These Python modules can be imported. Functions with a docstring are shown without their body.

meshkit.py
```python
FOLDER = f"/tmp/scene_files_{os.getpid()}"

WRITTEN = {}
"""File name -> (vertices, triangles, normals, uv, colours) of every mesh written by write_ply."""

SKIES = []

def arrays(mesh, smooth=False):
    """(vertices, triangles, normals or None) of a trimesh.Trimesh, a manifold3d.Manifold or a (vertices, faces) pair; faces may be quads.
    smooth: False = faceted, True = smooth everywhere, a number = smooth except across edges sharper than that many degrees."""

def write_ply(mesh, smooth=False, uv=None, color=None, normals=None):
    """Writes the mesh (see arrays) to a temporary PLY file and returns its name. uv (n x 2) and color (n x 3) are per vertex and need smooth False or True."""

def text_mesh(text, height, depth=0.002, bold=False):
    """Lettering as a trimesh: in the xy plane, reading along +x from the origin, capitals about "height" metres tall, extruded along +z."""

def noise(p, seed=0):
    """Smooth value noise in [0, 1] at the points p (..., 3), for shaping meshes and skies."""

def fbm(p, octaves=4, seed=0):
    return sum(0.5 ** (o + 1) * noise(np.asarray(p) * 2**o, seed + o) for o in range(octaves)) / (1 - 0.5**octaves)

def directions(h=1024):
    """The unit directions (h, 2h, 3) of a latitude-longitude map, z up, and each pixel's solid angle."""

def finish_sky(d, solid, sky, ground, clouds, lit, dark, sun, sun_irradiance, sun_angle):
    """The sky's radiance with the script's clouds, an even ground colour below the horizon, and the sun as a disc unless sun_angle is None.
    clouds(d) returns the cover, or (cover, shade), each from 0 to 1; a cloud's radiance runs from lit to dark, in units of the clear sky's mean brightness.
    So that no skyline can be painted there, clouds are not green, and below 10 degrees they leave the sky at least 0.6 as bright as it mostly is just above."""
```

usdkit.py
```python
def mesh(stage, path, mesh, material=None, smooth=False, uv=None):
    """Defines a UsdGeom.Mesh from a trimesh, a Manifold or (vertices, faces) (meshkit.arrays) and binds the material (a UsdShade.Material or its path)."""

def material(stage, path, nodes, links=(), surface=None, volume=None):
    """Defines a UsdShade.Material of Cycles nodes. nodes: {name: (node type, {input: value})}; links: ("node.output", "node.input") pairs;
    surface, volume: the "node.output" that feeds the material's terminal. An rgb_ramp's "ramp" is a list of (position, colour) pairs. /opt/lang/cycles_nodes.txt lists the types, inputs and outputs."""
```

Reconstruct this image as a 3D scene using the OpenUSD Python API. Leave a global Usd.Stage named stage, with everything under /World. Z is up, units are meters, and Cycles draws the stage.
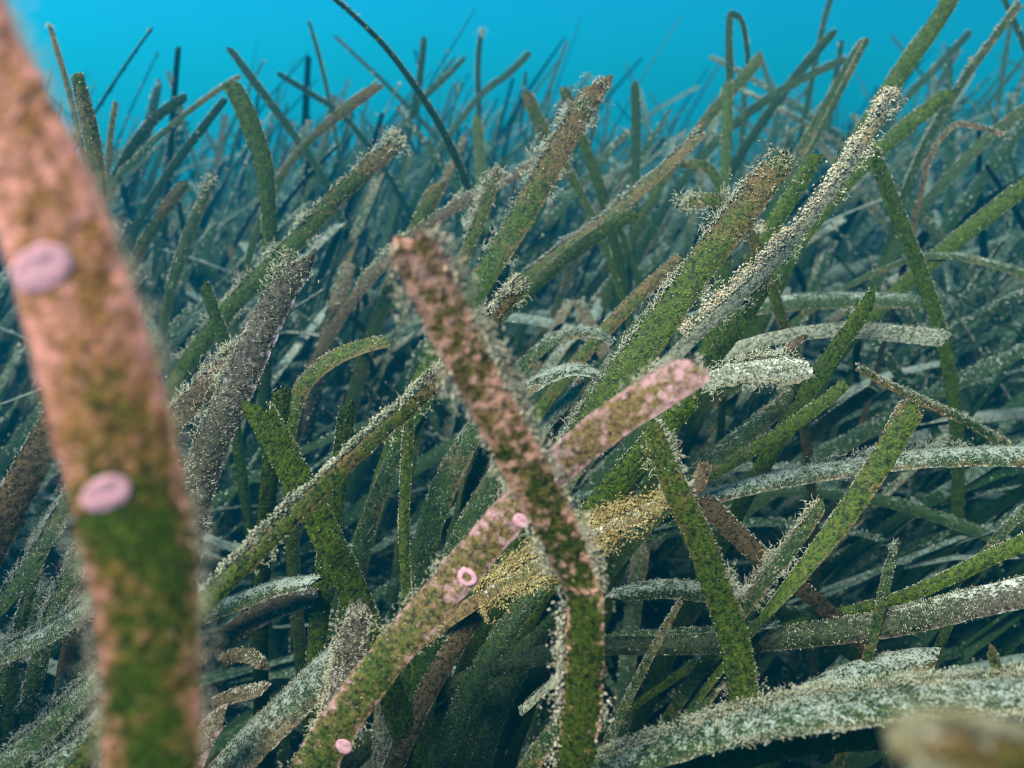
import math
import numpy as np
from scipy.interpolate import PchipInterpolator
from pxr import Usd, UsdGeom, UsdLux, UsdShade, Gf, Sdf, Vt
import usdkit
import meshkit

stage = Usd.Stage.CreateInMemory()
UsdGeom.SetStageUpAxis(stage, "Z")
UsdGeom.SetStageMetersPerUnit(stage, 1.0)
UsdGeom.Xform.Define(stage, "/World")
UsdGeom.Scope.Define(stage, "/World/Looks")
rng = np.random.default_rng(20240611)

# ------------------------------------------------------------------ camera
F = 983.0                         # focal length in pixels of a 1024 wide picture
CAM = np.array([0.0, 0.0, 0.42])
PITCH = math.radians(-16.0)
FOCUS = 0.285
APERTURE = 0.0021                 # lens opening in metres
cam = UsdGeom.Camera.Define(stage, "/World/camera")
cam.AddTranslateOp().Set(Gf.Vec3d(*CAM))
cam.AddRotateXOp().Set(90.0 + math.degrees(PITCH))
cam.CreateHorizontalApertureAttr(36.0)
cam.CreateVerticalApertureAttr(27.0)
cam.CreateFocalLengthAttr(F * 36.0 / 1024)
cam.CreateFStopAttr(F * 36.0 / 1024 / (APERTURE * 1000))
cam.CreateFocusDistanceAttr(FOCUS)
cam.CreateClippingRangeAttr(Gf.Vec2f(0.01, 500))
cam.CreateExposureAttr(2.12)
RIGHT = np.array([1.0, 0, 0])
FWD = np.array([0, math.cos(PITCH), math.sin(PITCH)])
UPV = np.array([0, -math.sin(PITCH), math.cos(PITCH)])

# ------------------------------------------------------------------ water light and sun
SUN_DIR = np.array([-0.42, -0.46, 0.78]); SUN_DIR /= np.linalg.norm(SUN_DIR)
SUN_EL, SUN_ROT = math.asin(SUN_DIR[2]), math.atan2(SUN_DIR[0], SUN_DIR[1])
usdkit.material(stage, "/World/Looks/sky_look", {
    "sky": ("sky_texture", {"sky_type": "single_scattering", "sun_disc": False, "sun_elevation": SUN_EL, "sun_rotation": SUN_ROT}),
    "water": ("mix_color", {"blend_type": "multiply", "fac": 1.0, "b": (0.03, 0.40, 0.78), "use_clamp": False, "use_clamp_result": False}),
    "tc": ("texture_coordinate", {}), "xyz": ("separate_xyz", {}), "side": ("math", {"math_type": "multiply_add", "value2": -0.75, "value3": 0.85}), "lit": ("vector_math", {"math_type": "scale"}),
    "bg": ("background_shader", {"strength": 0.052})},      # the water glows brighter towards the sun's side, on the left
    [("sky.color", "water.a"), ("tc.generated", "xyz.vector"), ("xyz.x", "side.value1"), ("water.result", "lit.vector1"), ("side.value", "lit.scale"), ("lit.vector", "bg.color")], surface="bg.background")
dome = UsdLux.DomeLight.Define(stage, "/World/sky")
dome.GetPrim().SetCustomDataByKey("kind", "structure")
UsdShade.MaterialBindingAPI.Apply(dome.GetPrim()).Bind(UsdShade.Material.Get(stage, "/World/Looks/sky_look"))
sun = UsdLux.DistantLight.Define(stage, "/World/sun")
sun.CreateIntensityAttr(1.25)
sun.CreateColorAttr(Gf.Vec3f(1.0, 0.84, 0.74))
sun.CreateAngleAttr(30.0)
sun.GetPrim().CreateAttribute("inputs:normalize", Sdf.ValueTypeNames.Bool).Set(True)
_q = Gf.Rotation(Gf.Vec3d(0, 0, 1), Gf.Vec3d(*SUN_DIR)).GetQuat()
sun.AddOrientOp().Set(Gf.Quatf(_q))

# ------------------------------------------------------------------ materials
def leaf_look(name, dark, light, brown=0.3, brown_col=(0.11, 0.06, 0.022), pink=0.0, pink_col=(0.42, 0.17, 0.15),
              sed=0.3, sed_col=(0.36, 0.36, 0.30), trans=0.25, fine=1.0, soft=0.23):
    """A seagrass leaf: green tissue, brown algal film, pink coralline crust and pale sediment; st = (across, age)."""
    n = {
        "geo": ("geometry", {}), "uv": ("uvmap", {"attribute": "st"}), "suv": ("separate_xyz", {}), "sn": ("separate_xyz", {}),
        "nbig": ("noise_texture", {"scale": 70.0 * fine, "detail": 2.0}),
        "nmid": ("noise_texture", {"scale": 420.0 * fine, "detail": 5.0, "roughness": 0.72}),
        "nfine": ("noise_texture", {"scale": 1500.0 * fine, "detail": 2.0, "roughness": 0.6}),
        "nmid2": ("noise_texture", {"scale": 900.0 * fine, "detail": 3.0, "roughness": 0.7, "distortion": 0.6}),
        "vor": ("voronoi_texture", {"scale": 520.0 * fine}),
        "gr": ("rgb_ramp", {"ramp": [(0.36, dark), (0.50, tuple(0.5 * (a + b) for a, b in zip(dark, light))), (0.63, light)]}),
        "isl": ("map_range", {"from_min": 0.0, "from_max": 1.0, "to_min": 0.45, "to_max": 1.3}),
        "gv": ("vector_math", {"math_type": "scale"}), "vu": ("vector_math", {"math_type": "multiply", "vector2": (20.0, 0.8, 0.0)}), "vn": ("noise_texture", {"scale": 1.0, "detail": 2.0}), "vm": ("map_range", {"from_min": 0.3, "from_max": 0.7, "to_min": 0.8, "to_max": 1.3, "clamp": True}), "vi": ("math", {"math_type": "multiply"}),
        "gsum": ("math", {"math_type": "multiply_add", "value2": 0.55}), "ghalf": ("math", {"math_type": "multiply", "value2": 0.45}),
        "ec": ("math", {"math_type": "multiply_add", "value2": 2.0, "value3": -1.0}), "e2": ("math", {"math_type": "multiply"}), "e4": ("math", {"math_type": "multiply"}),
        "eb": ("math", {"math_type": "multiply_add", "value2": 0.14}), "ep": ("math", {"math_type": "multiply_add", "value2": 0.22}),
        "pit": ("map_range", {"from_min": 0.40, "from_max": 0.54, "to_min": 0.22, "to_max": 1.0, "clamp": True}), "pv2": ("vector_math", {"math_type": "scale"}),
        # brown film
        "bsum": ("math", {"math_type": "multiply_add", "value2": 0.55}), "bhalf": ("math", {"math_type": "multiply", "value2": 0.45}),
        "bage": ("math", {"math_type": "multiply_add", "value2": 0.35}),
        "bm": ("map_range", {"range_type": "smoothstep", "from_min": 0.90 - 0.42 * brown, "from_max": 1.12 - 0.42 * brown, "clamp": True}),
        "bcol": ("mix_color", {"a": tuple(c * 0.45 for c in brown_col), "b": tuple(c * 1.5 for c in brown_col)}),
        "c1": ("mix_color", {}),
        # pink crust
        "pv": ("math", {"math_type": "multiply_add", "value2": -0.35}), "pbig": ("math", {"math_type": "multiply_add", "value2": 0.55}), "page": ("math", {"math_type": "multiply_add", "value2": 0.30}),
        "pm": ("map_range", {"range_type": "smoothstep", "from_min": 1.04 - 0.45 * pink, "from_max": 1.04 + soft - 0.45 * pink, "to_max": 0.9 if pink > 0 else 0.0, "clamp": True}),
        "pcol": ("mix_color", {"a": tuple(c * 0.22 for c in pink_col), "b": tuple(min(1, c * 1.75) for c in pink_col)}),
        "c2": ("mix_color", {}),
        # sediment settles on faces that look up
        "sup": ("map_range", {"from_min": -0.1, "from_max": 0.9, "to_min": -0.22, "to_max": 0.20, "clamp": True}),
        "sn5": ("math", {"math_type": "multiply", "value2": 0.5}), "sn6": ("math", {"math_type": "multiply_add", "value2": 0.5}), "ssum": ("math", {"math_type": "add"}), "sage": ("math", {"math_type": "multiply_add", "value2": 0.16}),
        "sm": ("map_range", {"range_type": "smoothstep", "from_min": 0.92 - 0.5 * sed, "from_max": 1.08 - 0.5 * sed, "clamp": True}),
        "scol": ("mix_color", {"a": tuple(c * 0.55 for c in sed_col), "b": tuple(min(1, c * 1.25) for c in sed_col)}),
        "c3": ("mix_color", {}),
        "bh": ("math", {"math_type": "add"}), "bump": ("bump", {"strength": 0.6, "distance": 0.0006}),
        "p": ("principled_bsdf", {"roughness": 0.55, "specular_ior_level": 0.12}),
        "t": ("translucent_bsdf", {}), "m": ("mix_closure", {"fac": trans}),
    }
    l = [("geo.position", "nbig.vector"), ("geo.position", "nmid.vector"), ("geo.position", "nfine.vector"), ("geo.position", "vor.vector"), ("geo.position", "nmid2.vector"),
         ("uv.UV", "suv.vector"), ("geo.normal", "sn.vector"),
         ("nmid.fac", "ghalf.value1"), ("nfine.fac", "gsum.value1"), ("ghalf.value", "gsum.value3"), ("gsum.value", "gr.fac"),
         ("geo.random_per_island", "isl.value"), ("gr.color", "gv.vector1"), ("uv.UV", "vu.vector1"), ("vu.vector", "vn.vector"), ("vn.fac", "vm.value"), ("isl.result", "vi.value1"), ("vm.result", "vi.value2"), ("vi.value", "gv.scale"),
         ("nbig.fac", "bhalf.value1"), ("nmid.fac", "bsum.value1"), ("bhalf.value", "bsum.value3"), ("suv.y", "bage.value1"), ("bsum.value", "bage.value3"),
         ("suv.x", "ec.value1"), ("ec.value", "e2.value1"), ("ec.value", "e2.value2"), ("e2.value", "e4.value1"), ("e2.value", "e4.value2"), ("e4.value", "eb.value1"), ("bage.value", "eb.value3"), ("e4.value", "ep.value1"), ("page.value", "ep.value3"), ("eb.value", "bm.value"), ("nfine.fac", "bcol.fac"), ("gv.vector", "c1.a"), ("bcol.result", "c1.b"), ("bm.result", "c1.fac"),
         ("vor.distance", "pv.value1"), ("nmid.fac", "pv.value3"), ("suv.y", "page.value1"), ("nbig.fac", "pbig.value1"), ("pv.value", "pbig.value3"), ("pbig.value", "page.value3"), ("ep.value", "pm.value"),
         ("nmid.fac", "pcol.fac"), ("nmid2.fac", "pit.value"), ("c1.result", "pv2.vector1"), ("pit.result", "pv2.scale"), ("pv2.vector", "c2.a"), ("pcol.result", "c2.b"), ("pm.result", "c2.fac"),
         ("sn.z", "sup.value"), ("nmid.fac", "sn5.value1"), ("nfine.fac", "sn6.value1"), ("sn5.value", "sn6.value3"), ("sn6.value", "ssum.value1"), ("sup.result", "ssum.value2"), ("suv.y", "sage.value1"), ("ssum.value", "sage.value3"),
         ("sage.value", "sm.value"), ("nmid.fac", "scol.fac"), ("c2.result", "c3.a"), ("scol.result", "c3.b"), ("sm.result", "c3.fac"),
         ("nfine.fac", "bh.value1"), ("nmid.fac", "bh.value2"), ("bh.value", "bump.height"), ("bump.normal", "p.normal"),
         ("c3.result", "p.base_color"), ("c3.result", "t.color"), ("p.BSDF", "m.closure1"), ("t.BSDF", "m.closure2")]
    return usdkit.material(stage, f"/World/Looks/{name}", n, l, surface="m.closure")


def grain_look(name, a, b, trans=0.25, scale=260.0):
    n = {"geo": ("geometry", {}), "n": ("noise_texture", {"scale": scale, "detail": 2.0}), "isl": ("math", {"math_type": "multiply_add", "value2": 0.7}),
         "h": ("math", {"math_type": "multiply_add", "value2": 0.9, "value3": -0.28}),
         "c": ("mix_color", {"a": a, "b": b}), "p": ("principled_bsdf", {"roughness": 0.75, "specular_ior_level": 0.1}),
         "t": ("translucent_bsdf", {}), "m": ("mix_closure", {"fac": trans})}
    l = [("geo.position", "n.vector"), ("n.fac", "h.value1"), ("geo.random_per_island", "isl.value1"), ("h.value", "isl.value3"), ("isl.value", "c.fac"),
         ("c.result", "p.base_color"), ("c.result", "t.color"), ("p.BSDF", "m.closure1"), ("t.BSDF", "m.closure2")]
    return usdkit.material(stage, f"/World/Looks/{name}", n, l, surface="m.closure")


G_D, G_L = (0.028, 0.065, 0.002), (0.175, 0.21, 0.004)
LOOK = {
    "green": leaf_look("green_leaf", G_D, G_L, brown=0.24, brown_col=(0.10, 0.065, 0.012), sed=0.05, trans=0.38),
    "olive": leaf_look("olive_leaf", (0.032, 0.060, 0.004), (0.14, 0.17, 0.008), brown=0.62, sed=0.22, pink=0.0),
    "brown": leaf_look("brown_leaf", (0.03, 0.035, 0.008), (0.10, 0.09, 0.012), brown=1.0, brown_col=(0.070, 0.042, 0.020), pink=0.10, pink_col=(0.24, 0.12, 0.12), sed=0.2),
    "pink": leaf_look("pink_crusted_leaf", (0.03, 0.06, 0.005), (0.13, 0.15, 0.01), brown=0.80, brown_col=(0.13, 0.075, 0.025), pink=0.50, pink_col=(0.30, 0.145, 0.155), sed=0.1, soft=0.32),
    "rust": leaf_look("rust_crusted_leaf", (0.03, 0.06, 0.004), (0.15, 0.16, 0.008), brown=0.72, brown_col=(0.22, 0.115, 0.035), pink=0.66, pink_col=(0.48, 0.215, 0.16), sed=0.15),
    "rosy": leaf_look("rosy_crusted_leaf", (0.03, 0.075, 0.004), (0.15, 0.20, 0.01), brown=0.96, brown_col=(0.30, 0.12, 0.035), pink=0.76, pink_col=(0.80, 0.225, 0.19), sed=0.1, soft=0.42, fine=1.35),
    "dusty": leaf_look("dusty_leaf", (0.014, 0.036, 0.005), (0.06, 0.095, 0.008), brown=0.35, sed=0.38, sed_col=(0.20, 0.205, 0.18)),
    "grey": leaf_look("grey_crusted_leaf", (0.02, 0.03, 0.008), (0.07, 0.08, 0.02), brown=0.8, brown_col=(0.06, 0.045, 0.030), pink=0.15, pink_col=(0.25, 0.18, 0.20), sed=0.30),
    "papery": leaf_look("papery_leaf", (0.30, 0.27, 0.17), (0.62, 0.58, 0.44), brown=0.32, brown_col=(0.28, 0.16, 0.06), sed=0.5, sed_col=(0.58, 0.55, 0.45), trans=0.45),
    "hazy": leaf_look("meadow_leaf", (0.014, 0.042, 0.006), (0.065, 0.12, 0.012), brown=0.22, sed=0.36, sed_col=(0.20, 0.215, 0.185), trans=0.5),
}
GRAIN = {
    "sand": grain_look("sediment_grain", (0.24, 0.21, 0.13), (0.76, 0.70, 0.55), trans=0.45),
    "pale": grain_look("pale_sediment_grain", (0.10, 0.095, 0.07), (0.54, 0.50, 0.42)),
    "gold": grain_look("golden_tuft", (0.16, 0.10, 0.03), (0.62, 0.50, 0.26)),
    "rose": grain_look("rosy_crust_grain", (0.30, 0.12, 0.08), (0.74, 0.46, 0.36)),
    "mauve": grain_look("coralline_alga", (0.34, 0.15, 0.18), (0.48, 0.25, 0.29), trans=0.1, scale=900.0),
    "tan": grain_look("tan_fuzz", (0.40, 0.31, 0.21), (0.88, 0.79, 0.64), trans=0.45),
}

# ------------------------------------------------------------------ helpers
_count = {}
def numbered(parent, name):
    k = _count.get((parent, name), 0); _count[(parent, name)] = k + 1
    return f"{parent}/{name}" + (f"_{k:03d}" if k else "")

def tag(prim, label=None, category=None, group=None, kind=None):
    for k, v in (("label", label), ("category", category), ("group", group), ("kind", kind)):
        if v: prim.SetCustomDataByKey(k, v)

def px_to_world(px, py, d):
    px, py, d = (np.asarray(x, float) for x in (px, py, d))
    return CAM + d[..., None] * (FWD + ((px - 512) / F)[..., None] * RIGHT - ((py - 384) / F)[..., None] * UPV)

def to_px(P):
    q = np.asarray(P) - CAM
    d = q @ FWD
    dd = np.where(d > 1e-3, d, 1e-3)
    return 512 + F * (q @ RIGHT) / dd, 384 - F * (q @ UPV) / dd, d

def bed(x, y):
    return 0.10 * np.clip(x, -3, 3) - 0.045 * np.clip(y - 0.4, 0, 6) + 0.012 * np.sin(3.1 * x + 1.0) * np.cos(2.3 * y)

def norm(v):
    return v / (np.linalg.norm(v, axis=-1, keepdims=True) + 1e-12)

def frames(C, roll):
    """Tangent, side and face normal along a spine; roll (radians) tilts the face from facing the lens side towards the surface light."""
    T = norm(np.gradient(C, axis=0))
    V = norm(CAM - C)
    N0 = norm(V - (V * T).sum(1, keepdims=True) * T)
    S0 = np.cross(T, N0)
    sg = np.where(S0[:, 2:3].mean() >= 0, 1.0, -1.0)
    c, s = np.cos(roll)[:, None], np.sin(roll)[:, None]
    N = norm(c * N0 + s * sg * S0)
    S = norm(np.cross(T, N))
    return T, S, N

def ribbon(C, hw, S, N, age, nu=6, thick=0.0004, lump=0.0, lump_scale=700.0, camber=0.12, rag=0.0, seed=0, tip_first=True):
    """A closed strap leaf: lens section of 2*nu+2 points, rows along the spine. Returns vertices, faces, st."""
    n = len(C)
    u = np.linspace(-1, 1, nu + 2)
    top = np.sqrt(np.maximum(1 - np.abs(u) ** 3.0, 0)) * 0.8 + 0.2
    ring_u = np.concatenate([u, u[::-1]])
    ring_h = np.concatenate([top, -top[::-1]])
    edge_noise = 1.0
    if rag > 0:
        p = C * 420.0 + seed
        e = (meshkit.noise(p, 3) - 0.5) * rag
        edge_noise = 1 + e[:, None]
    hwm = hw[:, None] * edge_noise
    cam_off = -camber * hw[:, None] * ring_u[None] ** 2
    jr = np.random.default_rng(seed + 77)     # no two ends are torn alike
    dist = np.concatenate([[0], np.cumsum(np.linalg.norm(np.diff(C, axis=0), axis=1))]); d0 = dist if tip_first else dist[-1] - dist
    w0 = 2 * float(np.median(hw)) + 1e-6
    jag = (meshkit.noise(np.stack([ring_u * 2.6 + seed * 3.1, ring_u * 0, ring_u * 0], -1), 5) - 0.5) * 0.7 + (meshkit.noise(np.stack([ring_u * 7 + seed, ring_u * 0, ring_u * 0], -1), 6) - 0.5) * 0.3 + ring_u * jr.normal(0, 0.16)
    pull = (np.exp(-d0 / (0.4 * w0))[:, None] * jag[None] * w0 * (1 if tip_first else -1))[..., None] * norm(np.gradient(C, axis=0))[:, None]
    V = C[:, None] + pull + S[:, None] * (hwm * ring_u)[..., None] + N[:, None] * (thick * ring_h[None] + cam_off)[..., None]
    if lump > 0:
        sgn = np.sign(ring_h)[None, :, None]
        k = (meshkit.fbm(V * lump_scale, 3, seed) - 0.42) * 2 * lump * np.clip(0.25 + age, 0.1, 1.2)[:, None]
        V = V + N[:, None] * sgn * np.maximum(k, -0.3 * thick)[..., None]
    m = V.shape[1]
    st = np.stack([np.broadcast_to((ring_u + 1) / 2, (n, m)), np.broadcast_to(age[:, None], (n, m))], -1).reshape(-1, 2)
    i, j = np.meshgrid(np.arange(n - 1), np.arange(m), indexing="ij")
    a, b, c, d = i * m + j, i * m + (j + 1) % m, (i + 1) * m + (j + 1) % m, (i + 1) * m + j
    F_ = np.stack([np.stack([a, b, c], -1), np.stack([a, c, d], -1)], 2).reshape(-1, 3)
    cap = np.arange(1, m - 1)
    c0 = np.stack([np.zeros_like(cap), cap + 1, cap], -1)
    c1 = np.stack([np.zeros_like(cap), cap, cap + 1], -1) + (n - 1) * m
    V = V.reshape(-1, 3); faces = np.vstack([F_, c0, c1])
    _, _, vn = meshkit.arrays((V, faces), True)
    vn = vn.reshape(n, m, 3)                  # a flat blade stays flat right up to its edge
    face = np.where(ring_h > 0, 1.0, -1.0)[None, :, None] * N[:, None]
    flat = np.where(np.abs(ring_u) > 0.99, 0.85, 0.35 if nu < 5 else 0.0)[None, :, None]
    vn = norm(vn * (1 - flat) + face * flat).reshape(-1, 3)
    return V, faces, st, vn

OCT_V = np.array([[1, 0, 0], [-1, 0, 0], [0, 1, 0], [0, -1, 0], [0, 0, 1], [0, 0, -1]], float)
OCT_F = np.array([[0, 2, 4], [2, 1, 4], [1, 3, 4], [3, 0, 4], [2, 0, 5], [1, 2, 5], [3, 1, 5], [0, 3, 5]])
TET_V = np.array([[1, 1, 1], [-1, -1, 1], [-1, 1, -1], [1, -1, -1]], float) * 0.75
TET_F = np.array([[0, 2, 1], [0, 1, 3], [0, 3, 2], [1, 2, 3]])

def grains(P, size, big=False):
    """Small uneven crumbs at P."""
    size = np.minimum(size, np.median(size) * 1.8)
    bv, bf = (OCT_V, OCT_F) if big else (TET_V, TET_F)
    n = len(P)
    A = rng.normal(size=(n, 3, 3))
    Q, _ = np.linalg.qr(A)
    Q = Q * np.sign(np.linalg.det(Q))[:, None, None]
    sc = size[:, None] * rng.uniform(0.55, 1.3, (n, 3))
    v = (bv[None] * sc[:, None] * rng.uniform(0.7, 1.2, (n, len(bv), 1))) @ Q
    v = v + P[:, None]
    f = bf[None] + (np.arange(n) * len(bv))[:, None, None]
    return v.reshape(-1, 3), f.reshape(-1, 3)

def put_mesh(path, v, f, look, uv=None, smooth=True, normals=None):
    m = usdkit.mesh(stage, path, (v, f), look, smooth=smooth and normals is None, uv=uv)
    if normals is not None:
        m.CreateNormalsAttr(Vt.Vec3fArray.FromNumpy(normals.astype(np.float32))); m.SetNormalsInterpolation("vertex")
    return m

def put_curves(path, pts, width, look):
    """pts: (n, k, 3) strands, width (n,)."""
    n, k, _ = pts.shape
    c = UsdGeom.BasisCurves.Define(stage, path)
    c.CreateTypeAttr("linear"); c.CreateWrapAttr("nonperiodic")
    c.CreateCurveVertexCountsAttr(Vt.IntArray.FromNumpy(np.full(n, k, np.int32)))
    c.CreatePointsAttr(Vt.Vec3fArray.FromNumpy(pts.reshape(-1, 3).astype(np.float32)))
    w = (width[:, None] * np.linspace(1.0, 0.35, k)[None]).ravel()
    c.CreateWidthsAttr(Vt.FloatArray.FromNumpy(w.astype(np.float32))); c.SetWidthsInterpolation("vertex")
    UsdShade.MaterialBindingAPI.Apply(c.GetPrim()).Bind(look)
    return c

def strands(P, D, length, k=6, curl=0.6):
    n = len(P)
    out = np.empty((n, k, 3)); out[:, 0] = P
    d = norm(D + rng.normal(size=(n, 3)) * 0.5)
    for i in range(1, k):
        d = norm(d + rng.normal(size=(n, 3)) * curl)
        out[:, i] = out[:, i - 1] + d * (length / (k - 1))[:, None]
    return out

# ------------------------------------------------------------------ one traced leaf
LEAVES = []
def leaf(label, pts, w, d, roll=8, look="olive", age=(0.2, 0.7), dust=0.3, edge=0.5, tip=0.0, fuzz=0.0, lump=0.5, blunt=0.8, grain="sand",
         ext=True, spots=(), spread=0.0, hair=0.0, rag=0.12, gs=1.0, name="seagrass_leaf", category="seagrass leaf", camber=None, group=None, away=0.35, fgrain=None, ft=1.0, heap=1.0):
    if camber is None: camber = 0.30 if look in ('dusty', 'grey') else 0.12
    """pts run from the tip to the base in the picture; d metres from the lens (tip, base); w its width in pixels there."""
    p = np.array([q[:2] for q in pts], float)
    K = len(p)
    chord = np.concatenate([[0], np.cumsum(np.linalg.norm(np.diff(p, axis=0), axis=1))]); chord /= chord[-1]
    ctl = lambda x: np.interp(chord, np.linspace(0, 1, len(np.atleast_1d(x))) if len(np.atleast_1d(x)) != K else chord, np.atleast_1d(x))
    dd, ww, rr = ctl(d), ctl(w) * (0.89 if np.min(d) < 0.1 else 0.80), np.radians(ctl(roll))
    Pw = px_to_world(p[:, 0], p[:, 1], dd)
    s = np.concatenate([[0], np.cumsum(np.linalg.norm(np.diff(Pw, axis=0), axis=1))])
    L = s[-1]
    dm = float(dd.mean()); unit = dm / F
    step = max(1.6 * unit, 0.0006) if dm < 0.6 else 3.5 * unit
    ss = np.linspace(0, L, max(12, int(L / step)))
    C = PchipInterpolator(s, Pw)(ss)
    hw = PchipInterpolator(s, ww * dd / F / 2)(ss)
    ro = PchipInterpolator(s, rr)(ss)
    hw = hw / np.clip(np.cos(ro), 0.35, 1)
    nvis = len(ss)
    if ext:                                    # the rest of the leaf, down to the sand it grows from
        t = norm((C[-1] - C[-6])[None])[0]; c = C[-1].copy(); more = []
        goal = norm(np.array([[t[0] * 0.3, away, -1.0]]))[0]
        for _ in range(80):
            t = norm((t * 0.86 + goal * 0.14)[None])[0]
            c = c + t * 0.012; more.append(c.copy())
            if c[2] < bed(c[0], c[1]) - 0.01: break
        if more:
            C = np.vstack([C, more]); hw = np.concatenate([hw, np.full(len(more), hw[-1])]); ro = np.concatenate([ro, np.full(len(more), ro[-1])])
    dist = np.concatenate([[0], np.cumsum(np.linalg.norm(np.diff(C, axis=0), axis=1))])
    W0 = hw[0] * 2
    x = np.clip(dist / (0.42 * W0), 0, 1)
    hw = hw * np.maximum(1 - (1 - np.sqrt(np.maximum(1 - (1 - x) ** 2.2, 0))) * (1 - blunt) - 0.10 * (1 - x) ** 3, 0.06)
    tt = np.clip(dist / L, 0, 1)
    ag = age[1] + (age[0] - age[1]) * tt
    ag = ag + (meshkit.noise(C * 60.0, 9) - 0.5) * 0.3
    T, S, N = frames(C, ro)
    N = norm(N + S * ((meshkit.noise(C * 25.0, 4) - 0.5) * 0.35)[:, None]); S = norm(np.cross(T, N))
    thick = 0.00022 + 0.008 * W0 + lump * 0.00006
    nu = int(np.clip(W0 / unit / 2.2, 4, 22))
    seed = len(LEAVES)
    v, f, st, vn = ribbon(C, hw, S, N, np.clip(ag, 0, 1.3), nu, thick, lump * 0.00028, 1000.0, camber, rag, seed)
    xf = UsdGeom.Xform.Define(stage, numbered("/World", name))
    path = str(xf.GetPath())
    tag(xf.GetPrim(), label, category, group)
    put_mesh(path + "/leaf_ribbon", v, f, LOOK[look], st, normals=vn)
    LEAVES.append((C, hw))
    # --- crumbs of sediment and crust
    vis = np.arange(len(C)) < nvis + 6
    rows = np.nonzero(vis)[0]
    area = float((hw[rows] * 2).mean() * L)
    cell = (2.1 * unit) ** 2
    upz = N[:, 2]
    PP, SZ = [], []
    def sample(n, wt):
        if n <= 0 or wt.sum() <= 0: return np.zeros(0, int)
        return rng.choice(rows, n, p=wt / wt.sum())
    patch = lambda q, more: meshkit.noise(q * 260.0, 31 + seed) * 0.6 + meshkit.noise(q * 700.0, 32 + seed) * 0.4 > 0.5 - more
    clump = 0.25 + 1.6 * np.clip(meshkit.noise(C * 160.0, 21 + seed)[rows] - 0.25, 0, 1)
    n = int(min(area / cell * dust * 0.9, 6000))
    if n > 0:
        r = sample(n, clump * (0.35 + np.clip(ag[rows], 0, 1)) * hw[rows])
        face = np.where(rng.random(n) < np.clip(0.5 + upz[r] * 1.1, 0.03, 0.97), 1.0, -1.0)
        u = rng.uniform(-1, 1, n)
        sl = np.abs(S[r][:, 2]) > 0.25          # on a slanting face it gathers towards the upper edge
        u = np.where(sl, np.sign(S[r][:, 2]) * (1 - 2 * rng.random(n) ** 1.5), u)
        q = C[r] + S[r] * (u * hw[r])[:, None] + N[r] * (face * thick * 0.9 - camber * hw[r] * u * u)[:, None]
        keep = patch(q, 0.12 * min(dust, 1.6))
        q = q[keep]; n = len(q)
        PP.append(q); SZ.append(unit * rng.lognormal(-0.2, 0.45, n) * 0.75)
    es = 0.6 if dm > 0.37 else 0.8
    n = int(min(L / unit * edge * (2.2 if dm > 0.37 else 1.5), 3200))
    if n > 0:
        r = sample(n, clump * (0.5 + np.clip(ag[rows], 0, 1)))
        sz = S[r][:, 2]
        u = np.where(rng.random(n) < 0.5 + 0.38 * np.sign(sz), 1.0, -1.0) * rng.normal(1.0, 0.05, n)
        q = C[r] + S[r] * (u * hw[r])[:, None] + N[r] * (rng.normal(0, thick * 0.8, n) - camber * hw[r])[:, None]
        q[:, 2] += np.abs(rng.normal(0, 0.8 * unit, n))
        PP.append(q); SZ.append(unit * rng.lognormal(0, 0.45, n) * es)
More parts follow.
